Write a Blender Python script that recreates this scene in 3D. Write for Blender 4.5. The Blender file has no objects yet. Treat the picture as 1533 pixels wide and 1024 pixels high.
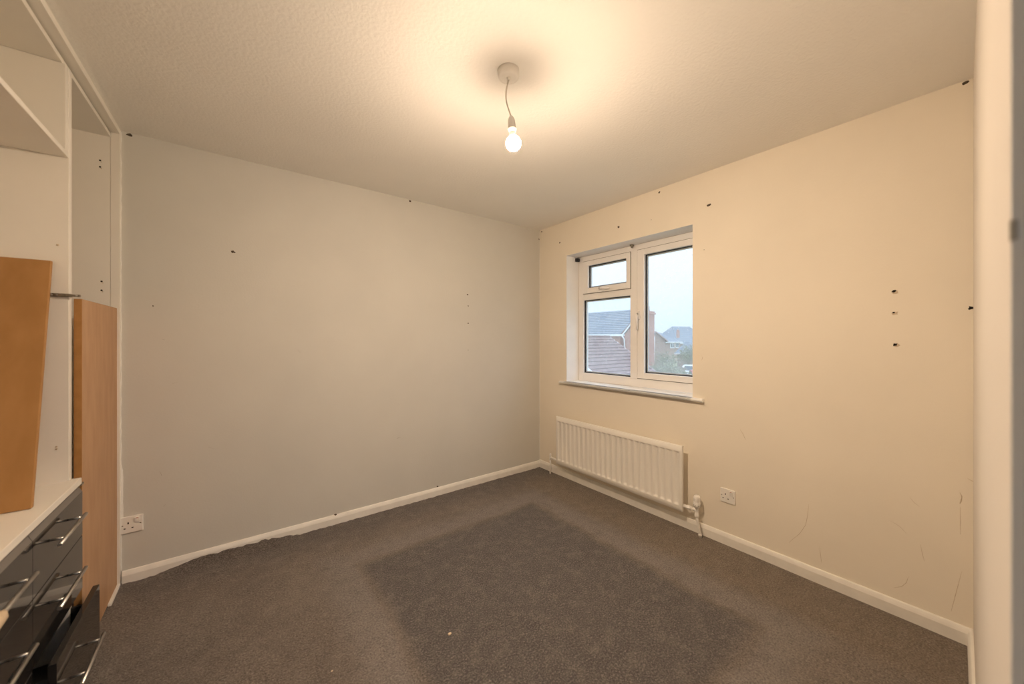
import bpy, bmesh, math, random
from mathutils import Vector, Matrix
random.seed(7)
S = bpy.context.scene
COL = S.collection

# ------------------------------------------------------------------ camera
CAM = Vector((-2.448, -2.760, 1.277))
F_PX, W_PX = 550.26, 1533.0
cd = bpy.data.cameras.new('camera')
cd.sensor_width = 36.0
cd.lens = 36.0 * F_PX / W_PX
cd.shift_y = -5.0 / W_PX
cd.clip_start = 0.02
cd.clip_end = 500
cd.dof.use_dof = True
cd.dof.focus_distance = 2.6
cd.dof.aperture_fstop = 1.8
cam = bpy.data.objects.new('camera', cd)
COL.objects.link(cam)
cam.location = CAM
cam.rotation_euler = (math.radians(90), 0, math.radians(52.745 - 90))
S.camera = cam

# ------------------------------------------------------------------ light
SKY_STRENGTH = 3.1
BULB_STRENGTH = 2900.0
BULB_COLOR = (1.0, 0.76, 0.54)
world = bpy.data.worlds.new('overcast_sky')
S.world = world
world.use_nodes = True
wn, wl = world.node_tree.nodes, world.node_tree.links
wn.clear()
wo = wn.new('ShaderNodeOutputWorld')
bg = wn.new('ShaderNodeBackground')
bg.inputs['Strength'].default_value = SKY_STRENGTH
tc = wn.new('ShaderNodeTexCoord')
sx = wn.new('ShaderNodeSeparateXYZ')
rp = wn.new('ShaderNodeValToRGB')
rp.color_ramp.elements[0].position = 0.0
# overcast sky: three times brighter overhead than at the horizon
rp.color_ramp.elements[0].color = (0.265, 0.312, 0.375, 1)
rp.color_ramp.elements[1].position = 1.0
rp.color_ramp.elements[1].color = (0.80, 0.94, 1.14, 1)
wl.new(tc.outputs['Generated'], sx.inputs[0])
wl.new(sx.outputs['Z'], rp.inputs[0])
wl.new(rp.outputs[0], bg.inputs['Color'])
wl.new(bg.outputs[0], wo.inputs['Surface'])

vs = S.view_settings
vs.view_transform = 'Standard'
vs.look = 'None'
vs.exposure = 0.06
vs.gamma = 1.0
vs.use_curve_mapping = False
S.cycles.max_bounces = 16
S.cycles.diffuse_bounces = 12

# ------------------------------------------------------------------ materials
MATS = {}
def nodes_of(m):
    m.use_nodes = True
    return m.node_tree.nodes, m.node_tree.links

def mat(name, color, rough=0.6, spec=0.5, metal=0.0, var=0.0, vscale=8.0, bump=0.0, bscale=60.0,
        bdist=0.002, detail=4.0, color2=None, stretch=None):
    """Principled surface with procedural tint variation and relief."""
    if name in MATS:
        return MATS[name]
    m = bpy.data.materials.new(name)
    n, l = nodes_of(m)
    p = n['Principled BSDF']
    p.inputs['Roughness'].default_value = rough
    p.inputs['Metallic'].default_value = metal
    p.inputs['Specular IOR Level'].default_value = spec
    t = n.new('ShaderNodeTexCoord')
    mp = n.new('ShaderNodeMapping')
    if stretch:
        mp.inputs['Scale'].default_value = stretch
    l.new(t.outputs['Object'], mp.inputs['Vector'])
    c = tuple(color) + (1,)
    nz = n.new('ShaderNodeTexNoise')
    nz.inputs['Scale'].default_value = vscale
    nz.inputs['Detail'].default_value = detail
    l.new(mp.outputs[0], nz.inputs['Vector'])
    mx = n.new('ShaderNodeMix'); mx.data_type = 'RGBA'
    mx.inputs['A'].default_value = c
    if color2 is None:
        color2 = tuple(max(0, v * (1 - var)) for v in color)
    mx.inputs['B'].default_value = tuple(color2) + (1,)
    r = n.new('ShaderNodeValToRGB')
    r.color_ramp.elements[0].position = 0.35
    r.color_ramp.elements[1].position = 0.65
    l.new(nz.outputs['Fac'], r.inputs[0])
    l.new(r.outputs[0], mx.inputs['Factor'])
    l.new(mx.outputs['Result'], p.inputs['Base Color'])
    if bump > 0:
        nb = n.new('ShaderNodeTexNoise')
        nb.inputs['Scale'].default_value = bscale
        nb.inputs['Detail'].default_value = 3
        l.new(t.outputs['Object'], nb.inputs['Vector'])
        b = n.new('ShaderNodeBump')
        b.inputs['Strength'].default_value = bump
        b.inputs['Distance'].default_value = bdist
        l.new(nb.outputs['Fac'], b.inputs['Height'])
        l.new(b.outputs[0], p.inputs['Normal'])
    MATS[name] = m
    return m

M_WALL_GREY = mat('grey_wall_paint', (0.625, 0.615, 0.575), 0.75, 0.25, var=0.035, vscale=2.5, bump=0.25, bscale=90)
M_WALL_CREAM = mat('cream_wall_paint', (0.86, 0.80, 0.69), 0.7, 0.3, var=0.04, vscale=2.0, bump=0.2, bscale=80)
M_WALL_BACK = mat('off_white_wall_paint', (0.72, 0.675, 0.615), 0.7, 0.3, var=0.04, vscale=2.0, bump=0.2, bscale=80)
M_REVEAL = mat('white_reveal_paint', (0.88, 0.88, 0.88), 0.6, 0.3, var=0.04, vscale=8, bump=0.2, bscale=80)
M_CEIL = mat('textured_ceiling_paint', (0.87, 0.855, 0.82), 0.8, 0.2, var=0.02, vscale=3, bump=0.5, bscale=75, bdist=0.004)
M_TRIM = mat('white_gloss_paint', (0.86, 0.84, 0.79), 0.35, 0.5, var=0.07, vscale=14, bump=0.05, bscale=40)
M_CAULK = mat('white_filler', (0.86, 0.85, 0.82), 0.7, 0.3, var=0.05, vscale=30, bump=0.3, bscale=120)
M_UPVC = mat('white_plastic_frame', (0.88, 0.87, 0.86), 0.35, 0.5, var=0.03, vscale=6)
M_GASKET = mat('black_rubber_gasket', (0.02, 0.022, 0.028), 0.6, 0.4, var=0.2)
M_SPACER = mat('silver_spacer', (0.62, 0.64, 0.67), 0.45, 0.5, var=0.05)
M_SEAL = mat('grey_seal', (0.16, 0.14, 0.125), 0.7, 0.3, var=0.2)
M_SILL = mat('white_sill_board', (0.88, 0.88, 0.87), 0.4, 0.5, var=0.03, vscale=10)
M_RAD = mat('white_enamel', (0.86, 0.84, 0.79), 0.3, 0.5, var=0.02, vscale=5)
M_PLASTIC = mat('white_moulded_plastic', (0.86, 0.84, 0.80), 0.35, 0.5, var=0.03, vscale=15)
M_DARK = mat('dark_hole', (0.02, 0.016, 0.012), 0.9, 0.1, var=0.3, vscale=100)
M_PLUG = mat('brown_wall_plug', (0.10, 0.075, 0.05), 0.7, 0.3, var=0.4, vscale=300)
M_SCUFF = mat('brown_scuff', (0.62, 0.51, 0.38), 0.8, 0.2, var=0.15, vscale=90)
M_SCUFFG = mat('grey_scuff', (0.45, 0.43, 0.38), 0.8, 0.2, var=0.15, vscale=90)
M_MELA = mat('white_melamine_board', (0.82, 0.79, 0.73), 0.4, 0.45, var=0.03, vscale=4)
M_MDF = mat('mdf_board', (0.41, 0.215, 0.078), 0.65, 0.3, color2=(0.36, 0.185, 0.062), vscale=6, stretch=(3, 3, 1), bump=0.08, bscale=200)
M_MDF_EDGE = mat('mdf_edge_dark', (0.42, 0.215, 0.075), 0.8, 0.2, color2=(0.36, 0.18, 0.06), vscale=25, bump=0.2, bscale=300)
M_MDF_PALE = mat('mdf_pale_face', (0.52, 0.315, 0.175), 0.5, 0.4, color2=(0.46, 0.27, 0.145), vscale=5, stretch=(4, 4, 1), bump=0.05, bscale=200)
M_GLOSS = mat('black_gloss_laminate', (0.022, 0.020, 0.019), 0.06, 0.6, var=0.1)
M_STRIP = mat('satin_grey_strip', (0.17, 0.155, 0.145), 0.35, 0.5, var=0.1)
M_DRAWBOX = mat('dark_drawer_box', (0.03, 0.03, 0.03), 0.5, 0.4, var=0.2)
M_STEEL = mat('brushed_steel', (0.62, 0.60, 0.57), 0.32, 0.5, metal=1.0, var=0.1, vscale=40)
M_NICKEL = mat('dull_nickel', (0.35, 0.31, 0.25), 0.4, 0.5, metal=0.9, var=0.35, vscale=120)
M_TAPE = mat('beige_wrap', (0.62, 0.49, 0.34), 0.8, 0.2, var=0.1, vscale=60)
M_BLACKPL = mat('black_plastic', (0.02, 0.02, 0.025), 0.45, 0.5, var=0.2)
M_CORD = mat('white_flex', (0.72, 0.68, 0.60), 0.5, 0.4, var=0.04)
M_CRUMB = mat('cream_crumb', (0.80, 0.66, 0.48), 0.8, 0.2, var=0.2, vscale=200)
M_HALL = mat('hall_wall_paint', (0.72, 0.72, 0.71), 0.7, 0.3, var=0.03, vscale=2)
# outdoors
M_GRASS = mat('grass', (0.20, 0.23, 0.12), 0.9, 0.1, color2=(0.27, 0.25, 0.16), vscale=1.5, detail=8)
M_BARGE = mat('white_bargeboard', (0.85, 0.86, 0.87), 0.5, 0.4, var=0.03)
M_LEAD = mat('pale_roof_panel', (0.70, 0.74, 0.78), 0.4, 0.5, var=0.1)
M_TWIG = mat('shrub_twig', (0.34, 0.31, 0.22), 0.9, 0.1, color2=(0.28, 0.29, 0.19), vscale=3)
M_LEAF = mat('hedge_leaf', (0.24, 0.27, 0.16), 0.8, 0.2, color2=(0.36, 0.35, 0.22), vscale=4)
M_FENCE = mat('weathered_fence', (0.36, 0.32, 0.26), 0.85, 0.2, var=0.2, vscale=6, stretch=(8, 8, 1))
M_CARW = mat('white_car_paint', (0.82, 0.84, 0.86), 0.2, 0.5, var=0.02)
M_CARR = mat('red_car_paint', (0.50, 0.07, 0.07), 0.2, 0.5, var=0.05)
M_CARG = mat('car_glass', (0.04, 0.05, 0.06), 0.1, 0.6, var=0.1)
M_TYRE = mat('tyre_rubber', (0.03, 0.03, 0.03), 0.8, 0.3, var=0.1)
M_TILE_B = mat('brown_roof_tile', (0.19, 0.125, 0.115), 0.85, 0.2, color2=(0.26, 0.18, 0.165), vscale=5, detail=8)
M_TILE_G = mat('slate_grey_roof_tile', (0.20, 0.23, 0.27), 0.85, 0.2, color2=(0.25, 0.27, 0.30), vscale=3, detail=8)
M_PANE = mat('house_window_pane', (0.16, 0.19, 0.22), 0.1, 0.6, var=0.3, vscale=1)

def brick_mat(name, c1, c2, cm):
    m = bpy.data.materials.new(name)
    n, l = nodes_of(m)
    p = n['Principled BSDF']; p.inputs['Roughness'].default_value = 0.9
    t = n.new('ShaderNodeTexCoord')
    s = n.new('ShaderNodeSeparateXYZ'); l.new(t.outputs['Object'], s.inputs[0])
    a = n.new('ShaderNodeMath'); a.operation = 'ADD'
    l.new(s.outputs['X'], a.inputs[0]); l.new(s.outputs['Y'], a.inputs[1])
    cb = n.new('ShaderNodeCombineXYZ'); l.new(a.outputs[0], cb.inputs['X']); l.new(s.outputs['Z'], cb.inputs['Y'])
    b = n.new('ShaderNodeTexBrick'); l.new(cb.outputs[0], b.inputs['Vector'])
    b.inputs['Scale'].default_value = 1.0
    b.inputs['Brick Width'].default_value = 0.225
    b.inputs['Row Height'].default_value = 0.075
    b.inputs['Mortar Size'].default_value = 0.006
    b.inputs['Color1'].default_value = c1 + (1,)
    b.inputs['Color2'].default_value = c2 + (1,)
    b.inputs['Mortar'].default_value = cm + (1,)
    l.new(b.outputs['Color'], p.inputs['Base Color'])
    return m
M_BRICK = brick_mat('red_brick', (0.42, 0.19, 0.14), (0.50, 0.26, 0.19), (0.50, 0.45, 0.40))
M_BRICK2 = brick_mat('brown_brick', (0.36, 0.24, 0.19), (0.42, 0.29, 0.23), (0.48, 0.44, 0.40))

def glass_mat():
    """Clear window glass with dust, dried droplets and a pale veil painted in as haze."""
    m = bpy.data.materials.new('dusty_hazed_glass')
    n, l = nodes_of(m)
    n.remove(n['Principled BSDF'])
    out = n['Material Output']
    tr = n.new('ShaderNodeBsdfTransparent'); tr.inputs[0].default_value = (0.96, 0.98, 0.99, 1)
    gl = n.new('ShaderNodeBsdfGlossy'); gl.inputs['Roughness'].default_value = 0.02
    # reflectance rises towards grazing angles, alike from both faces of the pane
    fc = n.new('ShaderNodeLayerWeight'); fc.inputs['Blend'].default_value = 0.5
    pw = n.new('ShaderNodeMath'); pw.operation = 'POWER'; pw.inputs[1].default_value = 5.0
    l.new(fc.outputs['Facing'], pw.inputs[0])
    lw = n.new('ShaderNodeMath'); lw.operation = 'MULTIPLY_ADD'; lw.inputs[1].default_value = 0.9; lw.inputs[2].default_value = 0.035
    l.new(pw.outputs[0], lw.inputs[0])
    m1 = n.new('ShaderNodeMixShader')
    l.new(lw.outputs[0], m1.inputs[0]); l.new(tr.outputs[0], m1.inputs[1]); l.new(gl.outputs[0], m1.inputs[2])
    tl = n.new('ShaderNodeBsdfTranslucent'); tl.inputs[0].default_value = (0.92, 0.94, 0.95, 1)
    t = n.new('ShaderNodeTexCoord')
    v = n.new('ShaderNodeTexVoronoi'); v.inputs['Scale'].default_value = 38
    l.new(t.outputs['Object'], v.inputs['Vector'])
    r = n.new('ShaderNodeMapRange')
    r.inputs['From Min'].default_value = 0.13; r.inputs['From Max'].default_value = 0.08
    r.inputs['To Min'].default_value = 0.0; r.inputs['To Max'].default_value = 0.55
    l.new(v.outputs['Distance'], r.inputs['Value'])
    nz = n.new('ShaderNodeTexNoise'); nz.inputs['Scale'].default_value = 7; nz.inputs['Detail'].default_value = 6
    l.new(t.outputs['Object'], nz.inputs['Vector'])
    r2 = n.new('ShaderNodeMapRange')
    r2.inputs['From Min'].default_value = 0.3; r2.inputs['From Max'].default_value = 0.75
    r2.inputs['To Min'].default_value = 0.08; r2.inputs['To Max'].default_value = 0.16  # dust film doubles as painted haze that pales the view outside
    l.new(nz.outputs['Fac'], r2.inputs['Value'])
    mx = n.new('ShaderNodeMath'); mx.operation = 'MAXIMUM'
    l.new(r.outputs[0], mx.inputs[0]); l.new(r2.outputs[0], mx.inputs[1])
    m2 = n.new('ShaderNodeMixShader')
    l.new(mx.outputs[0], m2.inputs[0]); l.new(m1.outputs[0], m2.inputs[1]); l.new(tl.outputs[0], m2.inputs[2])
    l.new(m2.outputs[0], out.inputs['Surface'])
    return m
M_GLASS = glass_mat()

def emit_mat():
    m = bpy.data.materials.new('glowing_bulb')
    n, l = nodes_of(m)
    n.remove(n['Principled BSDF'])
    e = n.new('ShaderNodeEmission')
    e.inputs['Color'].default_value = BULB_COLOR + (1,)
    # LED lamp: the board faces the tip, so the globe is brightest there and dim towards the cap
    g = n.new('ShaderNodeNewGeometry')
    s = n.new('ShaderNodeSeparateXYZ'); l.new(g.outputs['Normal'], s.inputs[0])
    r = n.new('ShaderNodeMapRange')
    r.inputs['From Min'].default_value = 0.21; r.inputs['From Max'].default_value = -0.6
    r.inputs['To Min'].default_value = 0.02 * BULB_STRENGTH; r.inputs['To Max'].default_value = BULB_STRENGTH
    l.new(s.outputs['Z'], r.inputs['Value']); l.new(r.outputs[0], e.inputs['Strength'])
    l.new(e.outputs[0], n['Material Output'].inputs['Surface'])
    return m
M_BULB = emit_mat()

def carpet_mat():
    """Short twist pile: flecked greys and browns, with the darker unworn patch where a bed stood."""
    m = bpy.data.materials.new('grey_brown_carpet')
    n, l = nodes_of(m)
    p = n['Principled BSDF']
    p.inputs['Roughness'].default_value = 0.95
    p.inputs['Specular IOR Level'].default_value = 0.1
    p.inputs['Sheen Weight'].default_value = 0.15
    t = n.new('ShaderNodeTexCoord')
    def noise(scale, detail=4, rough=0.5):
        q = n.new('ShaderNodeTexNoise'); q.inputs['Scale'].default_value = scale
        q.inputs['Detail'].default_value = detail; q.inputs['Roughness'].default_value = rough
        l.new(t.outputs['Object'], q.inputs['Vector']); return q
    def mrange(src, a, b, c=0.0, d=1.0):
        q = n.new('ShaderNodeMapRange'); q.interpolation_type = 'SMOOTHSTEP'
        q.inputs['From Min'].default_value = a; q.inputs['From Max'].default_value = b
        q.inputs['To Min'].default_value = c; q.inputs['To Max'].default_value = d
        l.new(src, q.inputs['Value']); return q.outputs[0]
    def math_(op, a, b):
        q = n.new('ShaderNodeMath'); q.operation = op
        for i, v in enumerate((a, b)):
            if isinstance(v, (int, float)): q.inputs[i].default_value = v
            else: l.new(v, q.inputs[i])
        return q.outputs[0]
    def mixc(f, a, b):
        q = n.new('ShaderNodeMix'); q.data_type = 'RGBA'
        l.new(f, q.inputs['Factor'])
        for k, v in (('A', a), ('B', b)):
            if isinstance(v, tuple): q.inputs[k].default_value = v + (1,)
            else: l.new(v, q.inputs[k])
        return q.outputs['Result']
    # wobbling coordinates
    wob = noise(3.5, 3)
    sc = n.new('ShaderNodeVectorMath'); sc.operation = 'SCALE'; sc.inputs['Scale'].default_value = 0.09
    sb = n.new('ShaderNodeVectorMath'); sb.operation = 'SUBTRACT'; sb.inputs[1].default_value = (0.5, 0.5, 0.5)
    l.new(wob.outputs['Color'], sb.inputs[0]); l.new(sb.outputs[0], sc.inputs[0])
    ad = n.new('ShaderNodeVectorMath'); ad.operation = 'ADD'
    l.new(t.outputs['Object'], ad.inputs[0]); l.new(sc.outputs[0], ad.inputs[1])
    s = n.new('ShaderNodeSeparateXYZ'); l.new(ad.outputs[0], s.inputs[0])
    X, Y = s.outputs['X'], s.outputs['Y']
    # signed distance to the bed patch (negative inside)
    cx, hx, cy, hy = -1.235, 0.635, -1.36, 0.77
    dx = math_('SUBTRACT', math_('ABSOLUTE', math_('SUBTRACT', X, cx), 0), hx)
    dy = math_('SUBTRACT', math_('ABSOLUTE', math_('SUBTRACT', Y, cy), 0), hy)
    d = math_('MAXIMUM', dx, dy)
    inside = mrange(d, 0.03, -0.05)
    band = math_('MULTIPLY', mrange(d, 0.0, 0.05), mrange(d, 0.26, 0.10))
    fine = noise(170, 3, 0.8)
    fleck = noise(125, 2, 0.7)
    mid = noise(14, 6, 0.7)
    big = noise(2.2, 4)
    base = mixc(mrange(big.outputs['Fac'], 0.35, 0.7), (0.158, 0.131, 0.110), (0.200, 0.169, 0.144))
    base = mixc(mrange(X, -0.48, -0.30), base, (0.188, 0.150, 0.113))
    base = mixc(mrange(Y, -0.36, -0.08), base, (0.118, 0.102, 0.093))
    base = mixc(math_('MULTIPLY', band, 0.75), base, (0.225, 0.204, 0.194))
    base = mixc(inside, base, (0.098, 0.090, 0.089))
    base = mixc(mrange(mid.outputs['Fac'], 0.45, 0.72, 0.0, 0.34), base, (0.30, 0.265, 0.23))
    base = mixc(mrange(mid.outputs['Fac'], 0.5, 0.28, 0.0, 0.32), base, (0.07, 0.06, 0.055))
    base = mixc(mrange(fleck.outputs['Fac'], 0.50, 0.72, 0.0, 0.42), base, (0.40, 0.36, 0.325))
    base = mixc(mrange(fleck.outputs['Fac'], 0.50, 0.30, 0.0, 0.55), base, (0.035, 0.03, 0.028))
    base = mixc(mrange(fine.outputs['Fac'], 0.52, 0.72, 0.0, 0.5), base, (0.42, 0.37, 0.33))
    base = mixc(mrange(fine.outputs['Fac'], 0.48, 0.3, 0.0, 0.55), base, (0.035, 0.03, 0.028))
    l.new(base, p.inputs['Base Color'])
    b = n.new('ShaderNodeBump'); b.inputs['Strength'].default_value = 0.9; b.inputs['Distance'].default_value = 0.006
    hb = math_('ADD', math_('ADD', fine.outputs['Fac'], fleck.outputs['Fac']), math_('MULTIPLY', mid.outputs['Fac'], 0.6))
    l.new(hb, b.inputs['Height']); l.new(b.outputs[0], p.inputs['Normal'])
    return m
M_CARPET = carpet_mat()

# ------------------------------------------------------------------ mesh helpers
def box(bm, x0, x1, y0, y1, z0, z1, bev=0.0, seg=2):
    b = bmesh.new()
    v = [b.verts.new((x, y, z)) for x in (x0, x1) for y in (y0, y1) for z in (z0, z1)]
    for f in ((0, 1, 3, 2), (4, 6, 7, 5), (0, 4, 5, 1), (2, 3, 7, 6), (0, 2, 6, 4), (1, 5, 7, 3)):
        b.faces.new([v[i] for i in f])
    bmesh.ops.recalc_face_normals(b, faces=b.faces)
    if bev:
        bmesh.ops.bevel(b, geom=b.edges[:], offset=bev, segments=seg, profile=0.5, affect='EDGES')
    join(bm, b)
    return bm

def join(bm, b, mtx=None):
    if mtx is not None:
        bmesh.ops.transform(b, matrix=mtx, verts=b.verts)
    vm = {}
    for v in b.verts:
        vm[v] = bm.verts.new(v.co)
    for f in b.faces:
        try:
            g = bm.faces.new([vm[v] for v in f.verts]); g.smooth = f.smooth
        except ValueError:
            pass
    b.free()

def tube(bm, pts, r, n=10, cap=True, smooth=True):
    pts = [Vector(p) for p in pts]
    rs = r if isinstance(r, (list, tuple)) else [r] * len(pts)
    up = Vector((0.13, 0.07, 1))
    rings = []
    for i, p in enumerate(pts):
        d = (pts[min(i + 1, len(pts) - 1)] - pts[max(i - 1, 0)]).normalized()
        a = d.cross(up)
        if a.length < 0.2:
            a = d.cross(Vector((1, 0.1, 0)))
        a.normalize(); c = a.cross(d).normalized()
        rings.append([bm.verts.new(p + (a * math.cos(2 * math.pi * k / n) + c * math.sin(2 * math.pi * k / n)) * rs[i]) for k in range(n)])
    for i in range(len(rings) - 1):
        for k in range(n):
            f = bm.faces.new((rings[i][k], rings[i][(k + 1) % n], rings[i + 1][(k + 1) % n], rings[i + 1][k])); f.smooth = smooth
    if cap:
        bm.faces.new(list(reversed(rings[0]))); bm.faces.new(rings[-1])
    return bm

def lathe(bm, prof, centre=(0, 0, 0), n=28, mtx=None):
    """prof: list of (radius, z)"""
    b = bmesh.new()
    rings = []
    for r, z in prof:
        if r < 1e-6:
            rings.append([b.verts.new((0, 0, z))])
        else:
            rings.append([b.verts.new((r * math.cos(2 * math.pi * k / n), r * math.sin(2 * math.pi * k / n), z)) for k in range(n)])
    for i in range(len(rings) - 1):
        A, B = rings[i], rings[i + 1]
        for k in range(n):
            k2 = (k + 1) % n
            if len(A) == 1 and len(B) == 1: continue
            if len(A) == 1: f = b.faces.new((A[0], B[k], B[k2]))
            elif len(B) == 1: f = b.faces.new((A[k], A[k2], B[0]))
            else: f = b.faces.new((A[k], A[k2], B[k2], B[k]))
            f.smooth = True
    bmesh.ops.recalc_face_normals(b, faces=b.faces)
    m = Matrix.Translation(Vector(centre))
    if mtx is not None:
        m = m @ mtx
    join(bm, b, m)
    return bm

def prism(bm, poly, axis, a, b_):
    """polygon (list of 2-tuples) extruded along an axis from a to b_"""
    def P(u, v, w):
        return {'x': (w, u, v), 'y': (u, w, v), 'z': (u, v, w)}[axis]
    A = [bm.verts.new(P(u, v, a)) for u, v in poly]
    B = [bm.verts.new(P(u, v, b_)) for u, v in poly]
    fs = [bm.faces.new(A), bm.faces.new(B)]
    k = len(poly)
    for i in range(k):
        fs.append(bm.faces.new((A[i], A[(i + 1) % k], B[(i + 1) % k], B[i])))
    bmesh.ops.recalc_face_normals(bm, faces=fs)
    return bm

def hexa(bm, pts):
    """eight corners: bottom four (ccw) then top four"""
    v = [bm.verts.new(p) for p in pts]
    fs = [bm.faces.new([v[i] for i in f]) for f in ((3, 2, 1, 0), (4, 5, 6, 7), (0, 1, 5, 4), (1, 2, 6, 5), (2, 3, 7, 6), (3, 0, 4, 7))]
    bmesh.ops.recalc_face_normals(bm, faces=fs)
    return bm

ORIGIN = {}
def link(name, bm, material, parent=None, origin=None, autosmooth=None):
    """bm in world coordinates -> one mesh object whose origin is its parent's (or its own) base"""
    o0 = ORIGIN[parent.name] if parent else Vector(origin or (0, 0, 0))
    bmesh.ops.translate(bm, vec=-o0, verts=bm.verts)
    me = bpy.data.meshes.new(name)
    bm.to_mesh(me); bm.free()
    me.materials.append(material)
    o = bpy.data.objects.new(name, me)
    COL.objects.link(o)
    if parent:
        o.parent = parent
    else:
        o.location = o0
    ORIGIN[o.name] = o0
    return o

def tag(o, label=None, cat=None, group=None, kind=None):
    if label: o['label'] = label
    if cat: o['category'] = cat
    if group: o['group'] = group
    if kind: o['kind'] = kind
    return o

def thing(name, loc, label, cat, group=None, kind=None):
    o = bpy.data.objects.new(name, None)
    o.empty_display_size = 0.05
    COL.objects.link(o)
    o.location = loc
    ORIGIN[o.name] = Vector(loc)
    return tag(o, label, cat, group, kind)

def B():
    return bmesh.new()

# ------------------------------------------------------------------ the room
H = 2.36
XL = -3.56           # wall behind the wardrobe
YB = -2.705          # back wall at the window-wall corner
TB = math.tan(math.radians(2.0))   # the back wall is a little out of square
def yb(x): return YB + TB * x
XJ = -1.868          # door jamb in the back wall
XJ2 = -2.66
HALL = -4.3

def carpet():
    bm = B()
    x0, x1, y0, y1 = XL, 0.05, HALL, 0.012
    nx, ny = 190, 120
    ys = [y1 - (y1 - y0) * (j / ny) ** 1.7 for j in range(ny + 1)]
    rnd = random.Random(3)
    jag = [rnd.uniform(-1, 1) for _ in range(nx + 1)]
    g = []
    for j, y in enumerate(ys):
        row = []
        for i in range(nx + 1):
            x = x0 + (x1 - x0) * i / nx
            # the loose carpet rides up the skirting near the wardrobe
            u = min(1.0, 1.6 * max(0.0, 1 - abs((x + 2.44) / 0.34)) ** 0.7)
            up = 0.036 * u * max(0.0, 1 - abs(y + 0.0) / 0.11) ** 1.4
            edge = 1.0 if y > -0.03 else 0.0
            z = up + edge * jag[i] * (0.0022 + 0.003 * u) + 0.0012 * math.sin(9 * x + 5 * y) * math.cos(7 * y - 3 * x)
            row.append(bm.verts.new((x, y, z)))
        g.append(row)
    for j in range(ny):
        for i in range(nx):
            f = bm.faces.new((g[j][i], g[j + 1][i], g[j + 1][i + 1], g[j][i + 1])); f.smooth = True
    bmesh.ops.recalc_face_normals(bm, faces=bm.faces)
    if bm.faces[0].normal.z < 0:
        bmesh.ops.reverse_faces(bm, faces=bm.faces)
    # a slab under it
    o = link('floor', bm, M_CARPET)
    return tag(o, 'worn grey-brown fitted carpet with a darker unworn rectangle', 'floor', kind='structure')
floor = carpet()

bm = B(); box(bm, XL - 0.1, 0.3, HALL - 0.1, 0.2, H, H + 0.12)
ceiling = tag(link('ceiling', bm, M_CEIL), 'textured off-white ceiling above the whole room', 'ceiling', kind='structure')

bm = B(); box(bm, XL - 0.1, 0.3, 0.0, 0.2, -0.25, H)
wall_left = tag(link('wall_left', bm, M_WALL_GREY), 'pale grey painted wall beside the fitted wardrobe', 'wall', kind='structure')

WY0, WY1, WZ0, WZ1 = -1.536, -0.370, 0.862, 2.042
WT = 0.30
bm = B()
box(bm, 0, WT, HALL, 0.0, -0.25, WZ0)
box(bm, 0, WT, HALL, 0.0, WZ1, H)
box(bm, 0, WT, WY1, 0.0, WZ0, WZ1)
box(bm, 0, 0.16, HALL, WY0, WZ0, WZ1)
box(bm, 0.16, WT, HALL, WY0 - 0.07, WZ0, WZ1)
wall_right = tag(link('wall_right', bm, M_WALL_CREAM), 'cream painted wall with the window and radiator', 'wall', kind='structure')

# white painted plaster lining of the window reveal
for nm, bx in (('reveal_lining', (0.0005, 0.1615, WY1 - 0.0015, WY1 - 0.0001, 0.885, WZ1)), ('reveal_lining', (0.0005, 0.1615, WY0 + 0.0001, WY0 + 0.0015, 0.885, WZ1)),
               ('reveal_lining', (0.0005, 0.1615, WY0, WY1, WZ1 - 0.0015, WZ1 - 0.0001))):
    rb = B(); box(rb, *bx)
    link(nm, rb, M_REVEAL, wall_right)
bm = B()
def wall_slab(bm, xa, xb, z0, z1, t=0.11):
    hexa(bm, [(xa, yb(xa) - t, z0), (xb, yb(xb) - t, z0), (xb, yb(xb), z0), (xa, yb(xa), z0),
              (xa, yb(xa) - t, z1), (xb, yb(xb) - t, z1), (xb, yb(xb), z1), (xa, yb(xa), z1)])
wall_slab(bm, XJ + 0.03, 0.05, -0.05, H)
wall_slab(bm, XL - 0.05, XJ2, -0.05, H)
wall_slab(bm, XJ2, XJ + 0.03, 2.03, H)
wall_back = tag(link('wall_back', bm, M_WALL_BACK), 'cream wall with the open doorway, meeting the window wall', 'wall', kind='structure')

bm = B(); box(bm, XL - 0.1, XL, HALL, 0.0, -0.05, H)
tag(link('wall_side', bm, M_WALL_CREAM), 'cream wall closing the room behind the fitted wardrobe', 'wall', kind='structure')
# landing beyond the doorway, with an unseen opening added to let in fill daylight
bm = B()
box(bm, XL - 0.1, 0.3, HALL - 0.1, HALL, -0.05, 0.9)
box(bm, XL - 0.1, 0.3, HALL - 0.1, HALL, 2.0, H)
box(bm, XL - 0.1, -3.1, HALL - 0.1, HALL, 0.9, 2.0)
box(bm, -1.1, 0.3, HALL - 0.1, HALL, 0.9, 2.0)
tag(link('wall_landing', bm, M_HALL), 'landing wall beyond the doorway with an added opening for fill daylight', 'wall', kind='structure')

# door lining in the doorway
door = thing('door_1', (XJ, yb(XJ), 0), 'white door lining at the edge of the doorway', 'door frame', kind='structure')
bm = B(); t = 0.115
hexa(bm, [(XJ, yb(XJ) - t, 0), (XJ + 0.03, yb(XJ) - t, 0), (XJ + 0.03, yb(XJ) + 0.001, 0), (XJ, yb(XJ) + 0.001, 0),
          (XJ, yb(XJ) - t, 2.03), (XJ + 0.03, yb(XJ) - t, 2.03), (XJ + 0.03, yb(XJ) + 0.001, 2.03), (XJ, yb(XJ) + 0.001, 2.03)])
link('jamb', bm, M_HALL, door)
bm = B(); box(bm, XJ - 0.002, XJ + 0.012, yb(XJ) - 0.003, yb(XJ) + 0.0022, 1.369, 1.388, 0.001)
tag(link('latch_keep', bm, M_SCUFFG, door), 'small dull metal keep on the jamb edge')

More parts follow.
